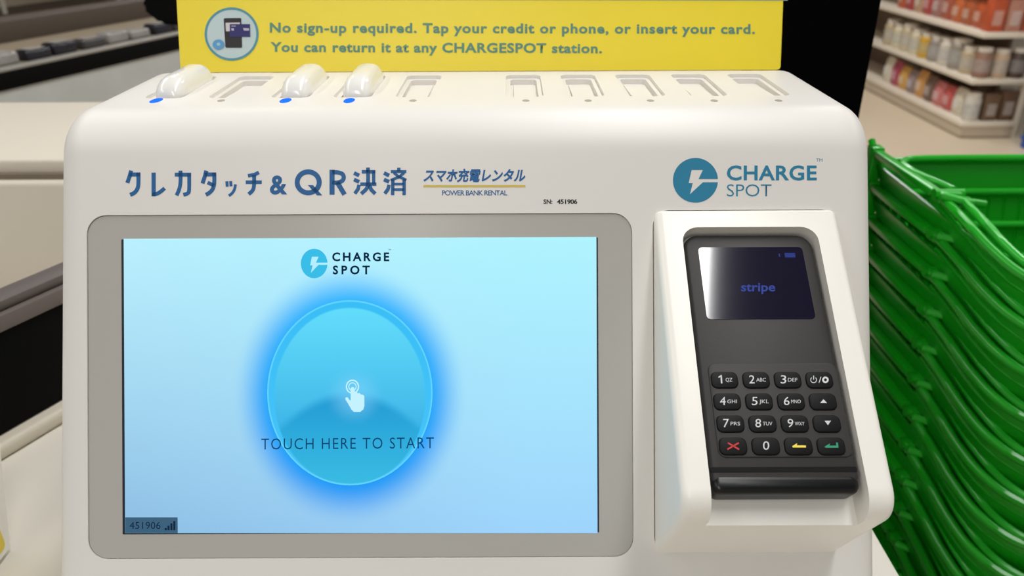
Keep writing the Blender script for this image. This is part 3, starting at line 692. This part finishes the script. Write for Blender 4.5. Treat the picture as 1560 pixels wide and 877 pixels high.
def basket(first=True):
    o = thing('shopping_basket', 'x', 'shopping basket', (HX, HY, HZ), 'stack of green shopping baskets')
    W = Vector((HX, HY, HZ))
    def ad(name, bm, m=GREEN, ang=45):
        bm.transform(Matrix.Translation(W)); return link(name, bm_mesh(bm), m, o, ang=ang)
    # rim: lip tube along near half + flat ledges along the far half
    bm = bmesh.new(); tube(bm, left_path+right_path[1:], .0044, 8)
    bead = [Vector((BW/2+(p.x-BW/2)*.984, p.y*.985, p.z-.0135)) for p in left_path+right_path[1:]]; tube(bm, bead, .0023, 6)
    ad('rim', bm)
    bm = bmesh.new()
    box_bm(bm, (-.005, .012, -.004), (.0055, yfar-.012, .0035), .0015, 2); box_bm(bm, (BW-.0055, .012, -.004), (BW+.005, yfar-.012, .0035), .0015, 2)
    box_bm(bm, (.02, yfar-.004, -.017), (BW-.02, yfar+.004, -.009), .002, 2)
    ad('ledge', bm)
    # upper skin: solid band just under the rim
    bm = bmesh.new(); r0_ = bodyring(-.002, .004); r1_ = bodyring(-.050, .016); r1b = bodyring(-.052, .007); n = len(r0_)
    for p in r0_:
        if p.y > yfar-.02: p.z = -.012-.014*math.sin(math.pi*max(0, min(1, (p.x)/BW)))
    A = [bm.verts.new(p) for p in r0_]; B = [bm.verts.new(p) for p in r1_]; C2 = [bm.verts.new(p*1.0+Vector((0, 0, 0))) for p in [q_*1 for q_ in r1_]]
    for i in range(n):
        j = (i+1) % n; bm.faces.new((A[i], A[j], B[j], B[i]))
    bmesh.ops.delete(bm, geom=C2, context='VERTS'); bmesh.ops.solidify(bm, geom=bm.faces[:], thickness=.0022)
    ad('wall_band', bm)
    # slatted wall: upright bars with two hoops
    bm = bmesh.new(); top = bodyring(-.050, .0165); bot = bodyring(-.20, .052)
    for p in bot: p.z = -.20
    def resample(rg, m_):
        cum = [0]
        for i in range(len(rg)): cum.append(cum[-1]+(rg[(i+1) % len(rg)]-rg[i]).length)
        out = []
        for k in range(m_):
            s = cum[-1]*k/m_; i = max(j for j in range(len(rg)) if cum[j] <= s+1e-9); t = (s-cum[i])/max(1e-9, cum[i+1]-cum[i]); out.append(rg[i].lerp(rg[(i+1) % len(rg)], t))
        return out
    ta = resample(top, 72); ba = resample(bot, 72)
    for a_, b_ in zip(ta, ba): tube(bm, [a_, b_], .0033, 4, False)
    for f in (.33, .66, 1.0):
        rg = [a_.lerp(b_, f) for a_, b_ in zip(ta, ba)]; tube(bm, rg+[rg[0]], .0034, 4, False)
    ad('slatted_wall', bm)
    bm = bmesh.new(); v_ = [bm.verts.new(p+Vector((0, 0, .001))) for p in ba]; f_ = bm.faces.new(v_); bmesh.ops.solidify(bm, geom=[f_], thickness=.002)
    ad('bottom', bm)
    # handles folded down on both sides of the hinge
    for sgn, nm in ((1, 'near'), (-1, 'far')):
        bm = bmesh.new()
        if sgn == 1:
            lp = [Vector((p.x*.93+.010, p.y-.012+p.y*-.06, p.z+.004-.35*p.z*-.0)) for p in left_path]
            lp[0] = Vector((-.004, -.010, .004))
            pth = lp+[Vector((BW-p.x, p.y, p.z)) for p in lp[::-1]][1:]
        else:
            pth = spline([(.014, .006, .004), (.016, .06, -.002), (.018, .11, -.006), (.030, .140, -.008), (.06, .150, -.008), (BW/2, .151, -.008), (BW-.06, .150, -.008), (BW-.03, .14, -.008), (BW-.018, .11, -.006), (BW-.014, .006, .004)], 4)
        tube(bm, pth, .0040, 8); ad('handle', bm, GREEND)
    # hinge blocks and corner clips
    for sx in (0, 1):
        X = (lambda a_: BW-a_) if sx else (lambda a_: a_)
        bm = bmesh.new()
        for lo, hi in (((-.004, -.006, -.006), (.018, .010, .005)), ((.010, -.018, -.008), (.024, -.004, .002))):
            l = (min(X(lo[0]), X(hi[0])), lo[1], lo[2]); h = (max(X(lo[0]), X(hi[0])), hi[1], hi[2]); box_bm(bm, l, h, .002, 2)
        tube(bm, [(X(-.006), .003, .001), (X(.022), .003, .001)], .0055, 8); tube(bm, [(X(.02), -.010, -.002), (X(.036), -.012, -.004)], .004, 8)
        ad('hinge', bm)
        bm = bmesh.new(); box_bm(bm, (min(X(-.006), X(.008)), yfar-.013, -.037), (max(X(-.006), X(.008)), yfar+.004, .006), .002, 2)
        tube(bm, [(X(-.002), yfar-.004, .004), (X(-.002), yfar+.004, .010)], .004, 8); ad('corner_clip', bm)
    return o
b0_ = basket()
ords = ['second', 'third', 'fourth', 'fifth', 'sixth', 'seventh', 'eighth', 'ninth', 'tenth', 'eleventh', 'twelfth', 'thirteenth', 'fourteenth', 'fifteenth', 'sixteenth']
b0_['label'] = 'topmost green plastic shopping basket of the stack, its inside open to view'
kids = list(b0_.children)
for i in range(1, NB):
    c = b0_.copy(); COL.objects.link(c); c.location = Vector((HX, HY, HZ))+STEP*i
    c['label'] = 'green plastic shopping basket, %s from the top of the stack' % ords[i-1]
    for ch in kids:
        d = ch.copy(); COL.objects.link(d); d.parent = c
bz_low = HZ-PIT*(NB-1)-.205
tr = thing('basket_trolley', 'low black wheeled base under the green basket stack', 'trolley', (HX+.3, HY, 0))
box('deck', (HX+.08, HY-.26, bz_low-.03), (HX+.46, HY+.05, bz_low-.002), BLK, tr, r=.004)
for ax in (.11, .43):
    for ay in (-.24, .03):
        bm = bmesh.new(); tube(bm, [(HX+ax, HY+ay, .0), (HX+ax, HY+ay, bz_low-.03)], .012, 8); link('leg', bm_mesh(bm), BLK, tr)

# ------------------------------------------------------------------ shelving far right
gp = onplane(1460, 211, 2, 0); GX, GY = gp.x, gp.y
gr = onplane(1540, 213, 1, GY).x
gz = [onplane(1466, 186, 1, GY).z, onplane(1477, 121, 1, GY).z, onplane(1482, 50, 1, GY).z]
gz.append(gz[2]+(gz[2]-gz[1]))
gd = thing('gondola_shelf', 'cream metal gondola shelving full of groceries, beyond the baskets', 'shelving', (GX, GY, 0))
GL = 3.0
box('kick_plate', (GX+.03, GY+.03, 0), (gr-.02, GY+GL, gz[0]-.03), mat('kick_brown', (120, 100, 80), .6), gd, ang=0)
for z in gz: box('shelf', (GX, GY, z-.035), (gr, GY+GL, z), SHELFW, gd, r=.006)
bk = GX+.46
box('base_front', (GX+.01, GY+.01, gz[0]-.10), (gr-.01, GY+GL, gz[0]-.036), mat('base_tan', (196, 180, 158), .5), gd, ang=0)
box('back_panel', (gr-.02, GY+.26, gz[0]+.0005), (gr, GY+GL, gz[3]+.3), mat('panel_brown', (120, 100, 82), .6), gd, ang=0)
box('upright', (gr+.001, GY+.02, 0), (gr+.03, GY+.08, gz[3]+.3), SHELFW, gd, ang=0)
box('divider', (GX+.22, GY+.30, gz[0]+.0005), (gr-.021, GY+.32, gz[1]-.036), mat('panel_brown', (120, 100, 82), .6), gd, ang=0)
ordn = ['first', 'second', 'third', 'fourth', 'fifth', 'sixth', 'seventh', 'eighth', 'ninth', 'tenth', 'eleventh', 'twelfth']
shn = ['bottom shelf', 'middle shelf', 'top shelf in view']
pal = [[((216, 206, 186), 'cream'), ((196, 90, 84), 'red'), ((206, 120, 118), 'pink'), ((118, 92, 78), 'brown'), ((206, 150, 84), 'orange'), ((150, 130, 128), 'grey'), ((212, 160, 80), 'yellow'), ((176, 72, 92), 'crimson')],
       [((186, 166, 136), 'tan'), ((150, 140, 128), 'grey'), ((206, 196, 180), 'cream'), ((150, 140, 130), 'grey'), ((206, 160, 44), 'yellow'), ((206, 196, 164), 'ivory'), ((196, 180, 150), 'tan'), ((206, 196, 164), 'ivory')],
       [((186, 86, 46), 'orange'), ((176, 92, 52), 'rust'), ((196, 104, 56), 'orange'), ((172, 88, 66), 'rust'), ((166, 116, 106), 'pink'), ((176, 70, 66), 'red'), ((186, 150, 120), 'tan'), ((170, 60, 60), 'red')]]
def product(kind, x, y, z, w_, h_, col, cn, label, group):
    o_ = thing({'jar': 'food_jar', 'bag': 'snack_bag', 'box': 'grocery_box'}[kind], label, kind, (x, y, z), group)
    mm = mat('pack_colour_%d_%d_%d' % col, col, .4, var=.22, scale=26)
    if kind == 'jar':
        link('jar_body', lathe([(w_*.46, .0005), (w_*.5, .006), (w_*.5, h_*.78), (w_*.40, h_*.86)], (x, y, z), 14), mm, o_)
        link('lid', lathe([(w_*.42, h_*.861), (w_*.42, h_*.99), (w_*.39, h_)], (x, y, z), 14), mat('lid_pale', (214, 204, 190), .4), o_)
        link('label_band', lathe([(w_*.505, h_*.2), (w_*.505, h_*.62)], (x, y, z), 14), mat('band_%d_%d_%d' % col, tuple(int(.5*c+90) for c in col), .5, var=.3, scale=50), o_)
    elif kind == 'bag':
        vs = []; seg = [(0, .7), (.12, 1), (.5, 1), (.85, .7), (1, .08)]
        for t, f in seg:
            for k in range(12):
                a = 2*math.pi*k/12; ca, sa = math.cos(a), math.sin(a)
                vs.append((x+w_*.46*math.copysign(abs(ca)**.6, ca)*f if False else x+w_*.32*math.copysign(abs(ca)**.6, ca)*f, y+w_*.5*math.copysign(abs(sa)**.6, sa), z+.0005+h_*t))
        fs = [tuple(range(12))[::-1]]+[(i*12+k, i*12+(k+1) % 12, (i+1)*12+(k+1) % 12, (i+1)*12+k) for i in range(4) for k in range(12)]+[tuple(range(48, 60))]
        link('bag_body', mesh(vs, fs), mm, o_, ang=60)
        c2_ = tuple(min(255, int(c*.5+110)) for c in col)
        box('printed_panel', (x-w_*.335, y-w_*.28, z+h_*.25), (x-w_*.322, y+w_*.28, z+h_*.6), mat('panel_%d_%d_%d' % c2_, c2_, .5, var=.3, scale=40), o_, ang=0)
    else:
        box('carton', (x-w_/2, y-w_*.4, z+.0005), (x+w_/2, y+w_*.4, z+h_), mm, o_, r=.003)
        c2_ = tuple(min(255, int(c*.5+110)) for c in col)
        box('carton_label', (x-w_*.3, y-w_*.4-.002, z+h_*.2), (x+w_*.3, y-w_*.4-.0003, z+h_*.65), mat('panel_%d_%d_%d' % c2_, c2_, .5, var=.3, scale=40), o_, ang=0)
for s_i in range(3):
    z = gz[s_i]; kind0 = ['bag', 'jar', 'bag'][s_i]; H_ = (gz[s_i+1]-z)-.06
    yy = GY+.13; 
    for k in range(9):
        w_ = .135 if s_i == 1 else .125; col, cn = pal[s_i][k % 8]
        h_ = H_*random.uniform(.74, .9)
        product(kind0, GX+.085, yy+w_/2+.02, z, w_, h_, col, cn, '%s %s on the %s, %s along the aisle side' % (cn, {'jar': 'food jar', 'bag': 'snack bag'}[kind0], shn[s_i], ordn[k]), 'groceries on the shelving')
        yy += w_+.012
    # short end facing the camera
    xx = GX+.02; ec = [[((196, 188, 174), 'white'), ((112, 86, 66), 'brown'), ((104, 78, 60), 'dark brown')], [((140, 104, 84), 'brown'), ((186, 160, 132), 'beige'), ((78, 62, 52), 'dark')], [((190, 84, 48), 'orange'), ((186, 130, 110), 'pink'), ((182, 88, 56), 'rust')]][s_i]
    step = (gr-GX-.02)/3
    for k in range(3):
        w_ = step*.92; col, cn = ec[k]; kd = 'jar' if (s_i == 0 and k == 0) or s_i == 1 else 'box'
        product(kd, xx+w_/2+.004, GY+.065, z, w_ if kd == 'jar' else w_*.95, H_*random.uniform(.72, .9), col, cn, '%s %s on the %s, %s from the left on the short end' % (cn, 'food jar' if kd == 'jar' else 'carton', shn[s_i], ordn[k]), 'groceries on the shelving')
        xx += step
# crates stacked at the right picture edge
cy = GY-.35
e0 = onplane(1549, 225, 1, cy+.16).x
def crate(zlo, zhi, rgb, name, label):
    o_ = thing('storage_crate', label, 'crate', (e0+.2, cy+.15, zlo), 'crates at the right edge')
    mm = mat('crate_'+name, rgb, .5)
    box('crate_body', (e0+.008, cy+.008, zlo+.0005), (e0+.40, cy+.15, zhi-.02), mm, o_, r=.006); box('crate_rim', (e0, cy, zhi-.0199), (e0+.41, cy+.16, zhi-.001), mm, o_, r=.004)
zz = [0, onplane(1552, 216, 1, cy).z, onplane(1552, 193, 1, cy).z, onplane(1552, 160, 1, cy).z, onplane(1552, 128, 1, cy).z]
crate(0, zz[1], (40, 84, 176), 'blue', 'blue storage crate at the foot of the right edge stack')
crate(zz[1], zz[2], (20, 104, 92), 'teal', 'teal storage crate between blue and black crates at right edge')
crate(zz[2], zz[3], (24, 24, 30), 'black', 'black storage crate above the teal one at right edge')
crate(zz[3], zz[4], (56, 100, 176), 'blue', 'topmost blue storage crate of the stack at the right edge')
